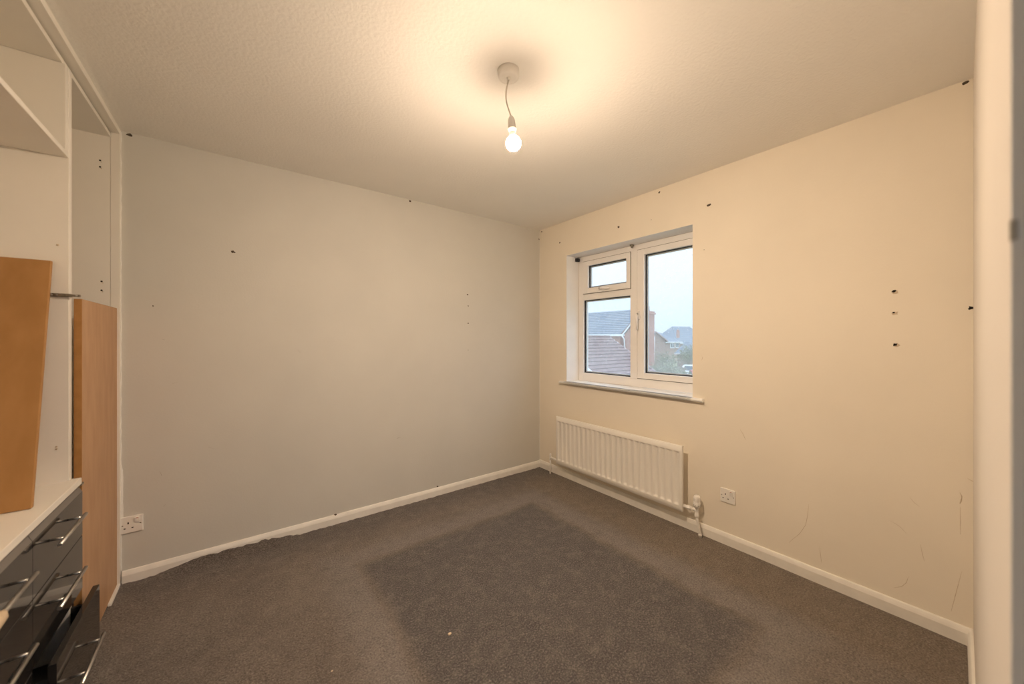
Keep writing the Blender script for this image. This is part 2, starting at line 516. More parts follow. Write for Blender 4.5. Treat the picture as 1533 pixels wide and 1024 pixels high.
# skirting boards -----------------------------------------------------------
def skirt_profile(h=0.068, t=0.016):
    return [(0, -0.06), (t, -0.06), (t, h - 0.022), (t * 0.80, h - 0.012), (t * 0.55, h - 0.003), (t * 0.3, h), (0, h)]
bm = B()
prism(bm, [(-a, z) for a, z in skirt_profile(0.063)], 'x', -2.905, -0.001)
bl = tag(link('baseboard_left', bm, M_TRIM), 'white skirting board along the grey wall', 'skirting board', kind='structure')
bm = B()
prism(bm, [(-a, z) for a, z in skirt_profile(0.070)], 'y', YB, -0.001)
br = tag(link('baseboard_right', bm, M_TRIM), 'white skirting board below the window and radiator', 'skirting board', kind='structure')
bm = B()
pr = skirt_profile(0.070)
pts_a = [bm.verts.new((-0.002, yb(0) + a, z)) for a, z in pr]
pts_b = [bm.verts.new((XJ + 0.02, yb(XJ) + a * 0.45, z)) for a, z in pr]
k = len(pr)
fs = [bm.faces.new(pts_a), bm.faces.new(pts_b)] + [bm.faces.new((pts_a[i], pts_a[(i + 1) % k], pts_b[(i + 1) % k], pts_b[i])) for i in range(k)]
bmesh.ops.recalc_face_normals(bm, faces=fs)
bb = tag(link('baseboard_back', bm, M_TRIM), 'white skirting board running from the corner to the doorway', 'skirting board', kind='structure')

# ------------------------------------------------------------------ window
win = thing('window_1', (0.16, -0.985, WZ0), 'white plastic casement window of three panes in a deep reveal', 'window', kind='structure')
FX0, FX1 = 0.162, 0.228
Y0, Y1 = -1.604, -0.372       # frame outer
ZB, ZT = 0.886, 2.041
def member(name, parent, y0, y1, z0, z1, x0=FX0, x1=FX1, bev=0.005, m=M_UPVC):
    bm = B(); box(bm, x0, x1, y0, y1, z0, z1, bev)
    return link(name, bm, m, parent)
def ring(y0, y1, z0, z1, wl_, wr, wt, wb, x0, x1, bev=0.004):
    """rectangular frame: wl_ on the higher-y side"""
    bm = B()
    box(bm, x0, x1, y1 - wl_, y1, z0, z1, bev)
    box(bm, x0, x1, y0, y0 + wr, z0, z1, bev)
    box(bm, x0, x1, y0 + wr - 0.001, y1 - wl_ + 0.001, z1 - wt, z1, bev)
    box(bm, x0, x1, y0 + wr - 0.001, y1 - wl_ + 0.001, z0, z0 + wb, bev)
    return bm
link('window_frame', ring(Y0, Y1, ZB, ZT, 0.058, 0.055, 0.052, 0.074, FX0, FX1), M_UPVC, win)
member('mullion', win, -1.006, -0.938, ZB + 0.06, ZT - 0.045, FX0 - 0.001)
member('transom', win, -0.940, -0.428, 1.634, 1.700, FX0 + 0.001)
def glazing(parent, y0, y1, z0, z1, gx):
    g = ring(y0 - 0.002, y1 + 0.002, z0 - 0.002, z1 + 0.002, 0.008, 0.008, 0.008, 0.008, gx - 0.006, gx + 0.018, 0.0)
    link('gasket', g, M_GASKET, parent)
    link('spacer_bar', ring(y0 + 0.004, y1 - 0.004, z0 + 0.004, z1 - 0.004, 0.011, 0.011, 0.011, 0.011, gx + 0.0065, gx + 0.017, 0.0), M_SPACER, parent)
    bm = B(); box(bm, gx, gx + 0.006, y0 + 0.001, y1 - 0.001, z0 + 0.001, z1 - 0.001)
    link('pane', bm, M_GLASS, parent)
# fixed pane
glazing(win, -0.937, -0.431, 0.961, 1.634, 0.185)
# top-hung sash
ts = link('top_sash', ring(-0.944, -0.434, 1.692, 1.990, 0.058, 0.038, 0.044, 0.050, FX0 - 0.012, FX1 - 0.012), M_UPVC, win)
tag(ts, 'small top-hung opening sash')
glazing(ts, -0.906, -0.492, 1.742, 1.946, 0.178)
hb = B()
box(hb, FX0 - 0.036, FX0 - 0.010, -0.668, -0.632, 1.712, 1.732, 0.004)
tube(hb, [(FX0 - 0.033, -0.650, 1.722), (FX0 - 0.036, -0.70, 1.716), (FX0 - 0.034, -0.752, 1.712)], [0.008, 0.007, 0.006], 8)
link('handle', hb, M_UPVC, ts)
bm = B(); lathe(bm, [(0, 0), (0.007, 0), (0.007, 0.003), (0, 0.003)], (FX0 - 0.039, -0.648, 1.722), 10, Matrix.Rotation(math.pi / 2, 4, 'Y'))
link('key_lock', bm, M_NICKEL, ts)
link('seal', ring(-0.947, -0.431, 1.689, 1.993, 0.004, 0.004, 0.004, 0.004, FX0 - 0.006, FX0 + 0.01, 0.0), M_SEAL, ts)
# side-hung sash
ss = link('side_sash', ring(-1.556, -1.011, 0.958, 1.991, 0.062, 0.062, 0.046, 0.046, FX0 - 0.012, FX1 - 0.012), M_UPVC, win)
tag(ss, 'large side-hung opening sash')
glazing(ss, -1.494, -1.073, 1.004, 1.945, 0.178)
hb = B()
box(hb, FX0 - 0.026, FX0 - 0.010, -1.040, -1.014, 1.432, 1.500, 0.005)
tube(hb, [(FX0 - 0.030, -1.028, 1.475), (FX0 - 0.044, -1.028, 1.468), (FX0 - 0.046, -1.029, 1.42), (FX0 - 0.044, -1.030, 1.345)], [0.009, 0.0095, 0.009, 0.008], 8)
link('handle', hb, M_UPVC, ss)
link('seal', ring(-1.559, -1.0085, 0.955, 1.994, 0.004, 0.004, 0.004, 0.004, FX0 - 0.006, FX0 + 0.01, 0.0), M_SEAL, ss)
# sill board with rounded nose
prof = [(0.162, 0.862), (0.162, 0.885), (-0.020, 0.885)] + [(-0.022 - 0.0115 * math.sin(a), 0.8735 + 0.0115 * math.cos(a)) for a in [math.pi * i / 8 for i in range(9)]] + [(-0.020, 0.862)]
bm = B(); prism(bm, [(x, z) for x, z in prof[:-1]], 'y', WY0, WY1)
nose = [(-0.001, 0.862), (-0.001, 0.885)] + prof[2:-1]
prism(bm, nose, 'y', -1.612, -0.302)
tag(link('window_sill', bm, M_SILL, win), 'white sill board with a rounded front edge')

# blind brackets in the reveal
bm = B(); box(bm, 0.112, 0.150, -0.398, -0.371, 2.000, 2.030, 0.003)
box(bm, 0.118, 0.144, -0.404, -0.398, 2.006, 2.022, 0.002)
tag(link('blind_bracket', bm, M_BLACKPL, origin=(0.13, -0.371, 2.0)), 'small black bracket in the top corner of the window reveal', 'bracket')
bm = B(); box(bm, 0.120, 0.150, -0.985, -0.962, 2.026, 2.0415, 0.003)
box(bm, 0.126, 0.144, -0.980, -0.967, 2.014, 2.028, 0.002)
tag(link('blind_bracket', bm, M_NICKEL, origin=(0.135, -0.97, 2.04)), 'tiny grey clip under the reveal above the window mullion', 'bracket')

# ------------------------------------------------------------------ radiator
RX = -0.083
RY0, RY1, RZ0, RZ1 = -1.507, -0.318, 0.130, 0.566
rad = thing('radiator', (RX, (RY0 + RY1) / 2, RZ0), 'white fluted panel radiator on the wall below the window', 'radiator')
def fluted():
    bm = B()
    NF = 23
    pitch = (RY1 - RY0 - 0.030) / NF
    us = [RY0, RY0 + 0.004]
    prof = [(0.0, 0.0), (0.10, 0.0), (0.22, 0.6), (0.32, 1.0), (0.68, 1.0), (0.78, 0.6), (0.90, 0.0)]
    cols = [(RY0 + 0.002, 0.0)]
    for i in range(NF):
        for a, d in prof:
            cols.append((RY0 + 0.015 + (i + a) * pitch, d))
    cols.append((RY1 - 0.015, 0.0)); cols.append((RY1 - 0.002, 0.0))
    zs = [(RZ0 + 0.003, 0), (RZ0 + 0.0345, 0), (RZ0 + 0.037, 0), (RZ0 + 0.041, 0.3), (RZ0 + 0.046, 0.8), (RZ0 + 0.053, 1.0), (RZ0 + 0.2, 1.0),
          (RZ1 - 0.056, 1.0), (RZ1 - 0.050, 0.8), (RZ1 - 0.045, 0.3), (RZ1 - 0.042, 0), (RZ1 - 0.0395, 0), (RZ1 - 0.003, 0)]
    g = [[bm.verts.new((RX + 0.0115 * d * w, y, z)) for y, d in cols] for z, w in zs]
    for j in range(len(zs) - 1):
        for i in range(len(cols) - 1):
            f = bm.faces.new((g[j][i], g[j][i + 1], g[j + 1][i + 1], g[j + 1][i])); f.smooth = True
    # rim folded back to the wall side
    loop = [g[0][i] for i in range(len(cols))] + [g[j][-1] for j in range(1, len(zs))] + [g[-1][i] for i in range(len(cols) - 2, -1, -1)] + [g[j][0] for j in range(len(zs) - 2, 0, -1)]
    cy, cz = (RY0 + RY1) / 2, (RZ0 + RZ1) / 2
    def off(v, dx, e):
        return bm.verts.new((v.co.x + dx, v.co.y + e * (1 if v.co.y > cy + 0.55 else -1 if v.co.y < cy - 0.55 else 0), v.co.z + e * (1 if v.co.z > cz + 0.2 else -1 if v.co.z < cz - 0.2 else 0)))
    r1 = [off(v, 0.003, 0.002) for v in loop]
    r2 = [bm.verts.new((v.co.x + 0.016, v.co.y, v.co.z)) for v in r1]
    n_ = len(loop)
    for a, b_ in ((loop, r1), (r1, r2)):
        for i in range(n_):
            bm.faces.new((a[i], a[(i + 1) % n_], b_[(i + 1) % n_], b_[i]))
    bm.faces.new(r2)
    bmesh.ops.recalc_face_normals(bm, faces=bm.faces)
    return bm
link('front_panel', fluted(), M_RAD, rad)
bm = B()
# corrugated convector behind
zz = []
nc = 60
for i in range(nc + 1):
    y = RY0 + 0.06 + (RY1 - RY0 - 0.12) * i / nc
    zz.append((y, RX + 0.020 if i % 2 else RX + 0.044))
top = [bm.verts.new((x, y, RZ1 - 0.05)) for y, x in zz]; bot = [bm.verts.new((x, y, RZ0 + 0.05)) for y, x in zz]
for i in range(nc): bm.faces.new((top[i], top[i + 1], bot[i + 1], bot[i]))
link('convector_fins', bm, M_RAD, rad)
for y in (RY0 + 0.16, RY1 - 0.16):
    bm = B(); box(bm, RX + 0.018, -0.0005, y - 0.012, y + 0.012, RZ0 + 0.08, RZ1 - 0.06, 0.002)
    link('wall_bracket', bm, M_RAD, rad)
# thermostatic valve end
PX = -0.052
bm = B()
tube(bm, [(PX - 0.010, RY0 + 0.01, 0.168), (PX - 0.006, RY0 - 0.030, 0.166), (PX - 0.002, RY0 - 0.052, 0.165)], 0.0115, 12)
tube(bm, [(PX - 0.006, RY0 - 0.022, 0.166), (PX - 0.004, RY0 - 0.040, 0.1655)], 0.0145, 6, smooth=False)
link('valve_tail', bm, M_PLASTIC, rad)
VY = RY0 - 0.082
tv = B(); lathe(tv, [(0, 0.118), (0.010, 0.118), (0.013, 0.122), (0.013, 0.142), (0.010, 0.146), (0.011, 0.178), (0.015, 0.182), (0.015, 0.190), (0, 0.190)], (PX, VY, 0), 12)
tube(tv, [(PX, VY, 0.165), (PX - 0.001, RY0 - 0.048, 0.165)], 0.0115, 10)
tvo = link('valve_body', tv, M_PLASTIC, rad)
bm = B(); lathe(bm, [(0, 0.188), (0.019, 0.188), (0.0215, 0.193), (0.0215, 0.216), (0.0190, 0.219), (0.0200, 0.224), (0.0195, 0.246), (0.0165, 0.258), (0.0135, 0.262), (0, 0.262)], (PX, VY, 0), 20)
hd = link('thermostat_head', bm, M_PLASTIC, rad)
bm = B()
for k in range(10):
    a = 2 * math.pi * k / 10
    box(bm, PX + 0.0195 * math.cos(a) - 0.0018, PX + 0.0195 * math.cos(a) + 0.0018, VY + 0.0195 * math.sin(a) - 0.0018, VY + 0.0195 * math.sin(a) + 0.0018, 0.226, 0.246, 0.0008, 1)
link('grip_ribs', bm, M_PLASTIC, hd)
bm = B()
for k in range(5):
    a = math.radians(150 + k * 38)
    box(bm, PX + 0.0210 * math.cos(a) - 0.0022, PX + 0.0210 * math.cos(a) + 0.0022, VY + 0.0210 * math.sin(a) - 0.0022, VY + 0.0210 * math.sin(a) + 0.0022, 0.1985, 0.2035)
link('scale_mark', bm, M_SCUFFG, hd)
bm = B(); tube(bm, [(PX, VY, 0.125), (PX, VY - 0.003, 0.10), (PX - 0.001, VY - 0.014, 0.06), (PX - 0.002, VY - 0.022, 0.025), (PX - 0.002, VY - 0.023, -0.03)], 0.0085, 10)
link('pipe', bm, M_TRIM, rad)
bm = B(); lathe(bm, [(0.0086, 0.008), (0.0115, 0.008), (0.0115, 0.020), (0.0086, 0.022)], (PX - 0.002, VY - 0.0225, 0), 12)
link('pipe_collar', bm, M_TRIM, rad)
# lockshield end
LY = RY1 + 0.108
bm = B()
tube(bm, [(PX - 0.010, RY1 - 0.01, 0.150), (PX, RY1 + 0.06, 0.152), (PX, LY, 0.153)], 0.0095, 10)
link('valve_tail', bm, M_PLASTIC, rad)
bm = B(); lathe(bm, [(0, 0.128), (0.009, 0.128), (0.011, 0.134), (0.011, 0.160), (0.0095, 0.166), (0.0095, 0.186), (0.006, 0.190), (0, 0.190)], (PX, LY, 0), 12)
link('lockshield_valve', bm, M_PLASTIC, rad)
bm = B(); tube(bm, [(PX, LY, 0.135), (PX, LY, 0.06), (PX - 0.001, LY + 0.002, -0.03)], 0.0075, 10)
link('pipe', bm, M_TRIM, rad)

# ------------------------------------------------------------------ sockets
def socket(axis, u, z, label):
    """single switched socket; u = centre along the wall; axis 'x' lies on wall_right, 'y' on wall_left"""
    loc = (0, u, z) if axis == 'x' else (u, 0, z)
    root = thing('wall_socket', loc, label, 'socket', 'switched wall sockets')
    def M():
        # local: a = along wall (to the right as seen), b = out of the wall, c = up
        if axis == 'x':
            return Matrix(((0, -1, 0, 0), (-1, 0, 0, u), (0, 0, 1, z), (0, 0, 0, 1)))
        return Matrix(((1, 0, 0, u), (0, -1, 0, 0), (0, 0, 1, z), (0, 0, 0, 1)))
    def put(name, mk, m, parent=root):
        b = B(); mk(b)
        bmesh.ops.transform(b, matrix=M(), verts=b.verts)
        bmesh.ops.recalc_face_normals(b, faces=b.faces)
        return link(name, b, m, parent)
    put('faceplate', lambda b: box(b, -0.043, 0.043, 0.0, 0.009, -0.043, 0.043, 0.003), M_PLASTIC)
    put('switch_rocker', lambda b: hexa(b, [(0.011, 0.008, 0.004), (0.029, 0.008, 0.004), (0.029, 0.0105, 0.004), (0.011, 0.0105, 0.004),
                                            (0.011, 0.008, 0.034), (0.029, 0.008, 0.034), (0.029, 0.0145, 0.034), (0.011, 0.0145, 0.034)]), M_PLASTIC)
    put('switch_mark', lambda b: box(b, 0.016, 0.024, 0.0125, 0.0148, 0.030, 0.033), mat('red_mark', (0.45, 0.08, 0.05), 0.5, var=0.1))
    put('earth_slot', lambda b: box(b, -0.0155, -0.0105, 0.0075, 0.0094, 0.004, 0.014), M_DARK)
    put('live_slot', lambda b: box(b, -0.0005, 0.0065, 0.0075, 0.0094, -0.0195, -0.0145), M_DARK)
    put('neutral_slot', lambda b: box(b, -0.0295, -0.0225, 0.0075, 0.0094, -0.0195, -0.0145), M_DARK)
    for s in (-0.034, 0.033):
        put('screw', lambda b: lathe(b, [(0, 0.0094), (0.0032, 0.0094), (0.0034, 0.0080), (0, 0.0080)], (s, 0, 0), 10, Matrix.Rotation(-math.pi / 2, 4, 'X')), M_NICKEL)
    return root
socket('x', -1.757, 0.302, 'white single switched socket on the cream wall beside the radiator')
socket('y', -2.870, 0.300, 'white single switched socket on the grey wall beside the wardrobe')

# ------------------------------------------------------------------ pendant lamp
LX, LYY = -1.560, -1.570
pend = thing('pendant_light', (LX, LYY, H), 'bare glowing bulb on a short white flex from a ceiling rose', 'pendant light')
bm = B(); lathe(bm, [(0, H - 0.030), (0.030, H - 0.031), (0.040, H - 0.029), (0.0425, H - 0.024), (0.0435, H - 0.001), (0, H - 0.001)], (LX, LYY, 0), 40)
link('ceiling_rose', bm, M_PLASTIC, pend)
bm = B(); lathe(bm, [(0, H - 0.038), (0.006, H - 0.038), (0.008, H - 0.030), (0, H - 0.030)], (LX, LYY, 0), 16)
link('cord_grip', bm, M_PLASTIC, pend)
rx, ry = 0.796, -0.605     # direction across the picture: the flex kinks in this plane
def off(s, z): return (LX + rx * s, LYY + ry * s, z)
cord = []
for i in range(17):
    u = i / 16
    s = 0.000 - 0.013 * math.sin(math.pi * min(1, u * 1.02)) ** 1.2 + 0.010 * u ** 2
    cord.append(off(s, H - 0.034 - u * 0.155))
bm = B(); tube(bm, cord, 0.0030, 10)
link('flex', bm, M_CORD, pend)
E_ = Vector(cord[-1])
tilt = Matrix.Rotation(math.radians(-5.0), 4, Vector((-ry, rx, 0)))
def hang(prof, n=28):
    b = B(); lathe(b, prof, E_, n, tilt); return b
link('lampholder', hang([(0, 0.004), (0.0065, 0.004), (0.0105, -0.002), (0.0140, -0.012), (0.0145, -0.024), (0.0150, -0.026), (0.0150, -0.030), (0.0155, -0.032), (0.0158, -0.047), (0, -0.047)]), M_PLASTIC, pend)
link('shade_ring', hang([(0.012, -0.045), (0.0185, -0.045), (0.0185, -0.050), (0.0145, -0.052), (0.0145, -0.060), (0.012, -0.060)]), M_PLASTIC, pend)
link('bulb_cap', hang([(0, -0.050), (0.0125, -0.050), (0.0125, -0.068), (0.0140, -0.074), (0.0165, -0.080), (0, -0.080)]), M_PLASTIC, pend)
R_ = 0.0300
zc = -0.1045
prof = [(0.0150, -0.078)] + [(R_ * math.sin(a), zc + R_ * math.cos(a)) for a in [math.radians(38 + 142 * i / 18) for i in range(19)]]
prof[-1] = (0, zc - R_)
tag(link('bulb', hang(prof), M_BULB, pend), 'glowing frosted bulb')

# ------------------------------------------------------------------ fitted wardrobe
CX = -2.944      # carcass front edge
WE = -1.66       # near end of the unit
def sk(y): return 0.016 * y        # the head of the unit leans back slightly towards the door
ward = thing('fitted_wardrobe', (CX, -0.8, 0), 'white fitted wardrobe without doors, with a shelf and a black drawer bank', 'wardrobe')
def part(name, m, *boxes, parent=ward, bev=0.0012, label=None):
    bm = B()
    for b_ in boxes: box(bm, *b_, bev, 1)
    o = link(name, bm, m, parent)
    if label: o['label'] = label
    return o
def skew_part(name, m, xf, xbk, y0, y1, z0, z1):
    bm = B()
    hexa(bm, [(xbk, y0, z0), (xf + sk(y0), y0, z0), (xf + sk(y1), y1, z0), (xbk, y1, z0),
              (xbk, y0, z1), (xf + sk(y0), y0, z1), (xf + sk(y1), y1, z1), (xbk, y1, z1)])
    return link(name, bm, m, ward)
skew_part('head_rail', M_MELA, -2.911, -3.05, WE, 0.0, 2.334, 2.3595)
part('post', M_MELA, (-2.945, -2.911, -0.0195, 0.0, 0.0, 2.334))
part('side_panel', M_MELA, (-3.54, -2.946, -0.0185, -0.0005, 0.02, 2.325))
skew_part('top_panel', M_MELA, CX, -3.54, WE, -0.0185, 2.308, 2.3265)
part('partition', M_MELA, (-3.54, CX, -0.622, -0.592, 0.0, 2.310))
part('upper_lining', M_MELA, (-3.54, CX - 0.0015, -0.650, -0.6225, 1.983, 2.307))
part('shelf', M_MELA, (-3.54, CX, WE + 0.03, -0.6225, 1.964, 1.982))
part('back_panel', M_MELA, (-3.555, -3.540, WE, 0.0, 0.0, 2.31))
part('end_panel', M_MELA, (-3.54, CX, WE, WE + 0.03, 0.0, 2.307))
part('worktop', M_MELA, (-3.54, -2.9165, WE + 0.031, -0.6225, 0.711, 0.735), (-2.9435, -2.9165, -0.624, -0.600, 0.711, 0.735), label='white top over the drawer bank')
part('plinth', M_DRAWBOX, (-3.0, -2.99, WE + 0.03, -0.62, 0.0, 0.03))
part('floor_strip', M_TRIM, (-2.9215, -2.909, -0.20, -0.019, -0.02, 0.011))

def disc(name, m, parent, c, normal, r, h=0.001, n=10, squash=1.0, rot=0.0):
    bm = B()
    q = Vector(normal).to_track_quat('Z', 'Y').to_matrix().to_4x4() @ Matrix.Rotation(rot, 4, 'Z') @ Matrix.Diagonal((1, squash, 1, 1))
    b = bmesh.new()
    lathe(b, [(0, h), (r * 0.8, h), (r, 0.0), (0, 0)], (0, 0, 0), n)
    join(bm, b, Matrix.Translation(Vector(c)) @ q)
    return link(name, bm, m, parent)
for x, z in ((-2.981, 2.179), (-2.981, 2.146), (-2.976, 1.567), (-2.976, 1.522)):
    disc('screw_hole', M_DARK, ward, (x, -0.0186, z), (0, -1, 0), 0.0042)
    disc('screw_hole', M_SCUFF, ward, (x + 0.004, -0.0186, z - 0.007), (0, -1, 0), 0.0025)
disc('screw_hole', M_SCUFF, ward, (-2.972, -0.6222, 1.63), (0, -1, 0), 0.004)
disc('screw_hole', M_SCUFF, ward, (-2.975, -0.6222, 0.87), (0, -1, 0), 0.003)
disc('screw_hole', M_SCUFF, ward, (-2.975, -0.6222, 0.862), (0, -1, 0), 0.003)
# concealed hinge arm left on the partition
bm = B()
box(bm, -2.992, -2.935, -0.632, -0.6222, 1.4345, 1.4475, 0.002)
box(bm, -2.965, -2.912, -0.638, -0.630, 1.4365, 1.4455, 0.002)
hg = tag(link('hinge', bm, M_NICKEL, ward), 'dull metal cabinet hinge arm left on the partition')
for x in (-2.985, -2.972, -2.922):
    disc('screw', M_STEEL, hg, (x, -0.6382 if x > -2.96 else -0.6322, 1.441), (0, -1, 0), 0.0035)
bm = B(); box(bm, -2.9445, -2.9155, -0.600, -0.574, 0.703, 0.711, 0.001); box(bm, -2.937, -2.924, -0.594, -0.582, 0.697, 0.704, 0.001)
tag(link('corner_bracket', bm, M_NICKEL, ward), 'small dark bracket under the end of the worktop')

def drawer(ya, yb_, z0, z1, xf, hz, h0, h1, p0, p1, opened=False, strip=False):
    bm = B()
    t = 0.018
    zt_ = z1 - 0.019 if strip else z1
    prof = [(xf - t, z0), (xf - 0.001, z0), (xf, z0 + 0.001), (xf, zt_ - 0.001), (xf - 0.001, zt_), (xf - t, zt_)]
    prism(bm, prof, 'y', ya + 0.0015, yb_ - 0.0015)
    d = link('drawer', bm, M_GLOSS, ward)
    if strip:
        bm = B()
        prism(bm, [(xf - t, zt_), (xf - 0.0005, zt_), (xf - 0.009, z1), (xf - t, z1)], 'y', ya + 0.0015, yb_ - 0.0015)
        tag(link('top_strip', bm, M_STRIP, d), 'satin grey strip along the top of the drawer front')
    bm = B()
    tube(bm, [(xf + 0.035, h0, hz), (xf + 0.035, h1, hz)], 0.0058, 12)
    for y in (p0, p1):
        tube(bm, [(xf - 0.001, y, hz), (xf + 0.035, y, hz)], 0.0042, 10)
    tag(link('handle', bm, M_STEEL, d), 'brushed steel bar handle')
    if opened:
        bm = B()
        box(bm, xf - 0.48, xf - t, ya + 0.02, ya + 0.032, z0 + 0.02, z1 - 0.05)
        box(bm, xf - 0.48, xf - t, yb_ - 0.032, yb_ - 0.02, z0 + 0.02, z1 - 0.05)
        box(bm, xf - 0.48, xf - t, ya + 0.03, yb_ - 0.03, z0 + 0.02, z0 + 0.03)
        link('drawer_box', bm, M_DRAWBOX, d)
    return d
DC = [(-1.030, -0.574), (-1.486, -1.030)]
for ci, (ya, yb_) in enumerate(DC):
    o = ci * -0.440
    rows = [(0.503, 0.694, -2.920, 0.621), (0.292, 0.500, -2.920, 0.420), (0.034, 0.288, -2.920, 0.150)]
    for ri, (z0, z1, xf, hz) in enumerate(rows):
        op = (ri == 2 and ci == 0)
        if op: xf = -2.874
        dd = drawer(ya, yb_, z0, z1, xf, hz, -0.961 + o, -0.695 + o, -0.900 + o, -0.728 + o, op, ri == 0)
        if ri == 0 and ci == 1:
            bm = B(); tube(bm, [(-2.884, -1.44, 0.619), (-2.882, -1.40, 0.621), (-2.884, -1.345, 0.621), (-2.885, -1.325, 0.621)], [0.012, 0.015, 0.014, 0.008], 12)
            tag(link('handle_wrap', bm, M_TAPE, dd), 'pale beige wrap around the handle bar')
# dark inside of the drawer bank
part('drawer_bank_side', M_DRAWBOX, (-3.50, -2.9445, -1.038, -1.022, 0.03, 0.708), bev=0)

# loose boards -----------------------------------------------------------------
def two_tone(name, bmA, mA, bmB, mB, loc, label):
    r = thing(name, loc, label, 'board')
    link('face', bmA, mA, r); link('edge', bmB, mB, r)
    return r
# standing in front of the far bay, between the drawers and the grey wall
r = thing('wooden_board', (-2.932, -0.29, 0), 'tall pale brown fibreboard panel standing between the drawers and grey wall', 'board')
bm = B(); box(bm, -2.9425, -2.9215, -0.5725, -0.0205, 0.004, 1.434, 0.001, 1)
link('panel', bm, M_MDF_PALE, r)
bm = B(); box(bm, -2.9428, -2.9218, -0.5745, -0.5726, 0.004, 1.4335)
tag(link('cut_edge', bm, M_MDF_EDGE, r), 'darker raw cut edge')
# leaning on the partition, standing on the worktop
bm = B()
yb0, yt0 = -0.905, -0.6235
zb, zt = 0.7365, 1.566
th = 0.018
xr_b, xr_t = -2.957, -2.983
xl_b, xl_t = -3.40, -3.417
hexa(bm, [(xl_b, yb0, zb), (xr_b, yb0, zb), (xr_b, yb0 + th, zb), (xl_b, yb0 + th, zb),
          (xl_t, yt0 - th - 0.0, zt), (xr_t, yt0 - th, zt), (xr_t, yt0, zt), (xl_t, yt0, zt)])
bmesh.ops.bevel(bm, geom=bm.edges[:], offset=0.0015, segments=1, affect='EDGES')
r = link('wooden_board', bm, M_MDF, origin=(-3.18, -0.9, 0.7365))
tag(r, 'orange-brown fibreboard leaning on the partition, standing on the white worktop', 'board')

# ------------------------------------------------------------------ holes, plugs and scuffs in the walls
def px_ray(px, py):
    F = Vector((0.60536, 0.79595, 0)); R = Vector((0.79595, -0.60536, 0))
    return F + R * ((px - 766.5) / F_PX) + Vector((0, 0, (507.0 - py) / F_PX))
def on_right(px, py):
    d = px_ray(px, py); return CAM + d * ((0 - CAM.x) / d.x)
def on_left(px, py):
    d = px_ray(px, py); return CAM + d * ((0 - CAM.y) / d.y)
def on_floor(px, py, z=0.0):
    d = px_ray(px, py); return CAM + d * ((z - CAM.z) / d.z)
def ragged(name, wall, c, normal, r, m, seed, h=0.0012):
    rnd = random.Random(seed)
    bm = B(); n = 9
    q = Vector(normal).to_track_quat('Z', 'Y').to_matrix().to_4x4()
    top = []; rim = []
    for k in range(n):
        a = 2 * math.pi * k / n; rr = r * rnd.uniform(0.6, 1.25)
        rim.append(bm.verts.new((rr * math.cos(a), rr * math.sin(a) * 0.8, 0)))
        top.append(bm.verts.new((rr * 0.7 * math.cos(a), rr * 0.7 * math.sin(a) * 0.8, h)))
    bm.faces.new(top)
    for k in range(n): bm.faces.new((rim[k], rim[(k + 1) % n], top[(k + 1) % n], top[k]))
    bmesh.ops.transform(bm, matrix=Matrix.Translation(Vector(c)) @ q, verts=bm.verts)
    return link(name, bm, m, wall)
for i, (x, y, r) in enumerate([(1445, 124, .010), (987, 288, .009), (1061, 307, .012), (926, 340, .012), (838, 363, .010), (811, 347, .008),
                               (1338, 436, .0085), (1338, 468, .0065), (1340, 516, .009), (1454, 461, .010), (975, 329, .003), (1054, 374, .003)]):
    ragged('screw_hole', wall_right, on_right(x, y), (-1, 0, 0), r, M_PLUG if i < 6 or i > 9 else M_DARK, i)
for x, y in ((1338, 436), (1338, 468), (1340, 516)):
    ragged('filler_patch', wall_right, on_right(x + 2, y + 1) + Vector((0.0004, 0, 0)), (-1, 0, 0), 0.013, M_SCUFF, x + y, 0.0008)
for i, (x, y, r) in enumerate([(194, 202, .012), (614, 301, .010), (349, 377, .010), (700, 441, .007), (701, 458, .006), (701, 484, .007), (701, 524, .003), (807, 358, .008), (229, 458, .004)]):
    ragged('screw_hole', wall_left, on_left(x, y), (0, -1, 0), r, M_PLUG, 50 + i)
for i, (x, y, r) in enumerate([(502, 770, .009), (655, 728, .008)]):
    p = on_left(x, y); p.y = -0.0045
    ragged('chip', bl, p, (0, -1, 0.8), r, M_PLUG, 70 + i, 0.004)
def scuff(wall, fn, pts, r, m, nrm):
    ps = [fn(*p) - Vector(nrm) * 0.0003 for p in pts]
    bm = B(); k = len(ps)
    tube(bm, ps, [r * (0.5 if i in (0, k - 1) else 1) for i in range(k)], 5)
    return link('scuff_mark', bm, m, wall)
RN, LN = (-1, 0, 0), (0, -1, 0)
for pts, r in (([(1108, 643), (1112, 649), (1116, 658)], .0014), ([(1211, 754), (1209, 772), (1206, 786), (1197, 799), (1181, 812)], .0011),
               ([(1227, 817), (1228, 828), (1230, 842)], .0011), ([(1437, 737), (1440, 743), (1439, 750), (1437, 754)], .0020),
               ([(1438, 758), (1438, 780), (1438, 800)], .0010), ([(1378, 815), (1381, 830), (1384, 840)], .0010), ([(1360, 863), (1357, 872), (1350, 878), (1338, 880)], .0011),
               ([(1448, 716), (1455, 720), (1461, 722)], .0011), ([(1440, 855), (1432, 885), (1424, 915)], .0010), ([(1050, 532), (1052, 536), (1050, 540)], .0016),
               ([(1362, 744), (1368, 752), (1376, 758)], .0009), ([(1330, 778), (1347, 788), (1358, 800)], .0008)):
    scuff(wall_right, on_right, pts, r, M_SCUFF, RN)
for pts, r in (([(594, 657), (597, 655), (600, 655)], .0016), ([(446, 524), (450, 528)], .0016), ([(239, 705), (242, 712)], .0014), ([(258, 574), (266, 572)], .0012),
               ([(312, 669), (320, 672)], .0012), ([(245, 758), (248, 755)], .0014), ([(243, 508), (247, 509)], .0014)):
    scuff(wall_left, on_left, pts, r, M_SCUFFG, LN)
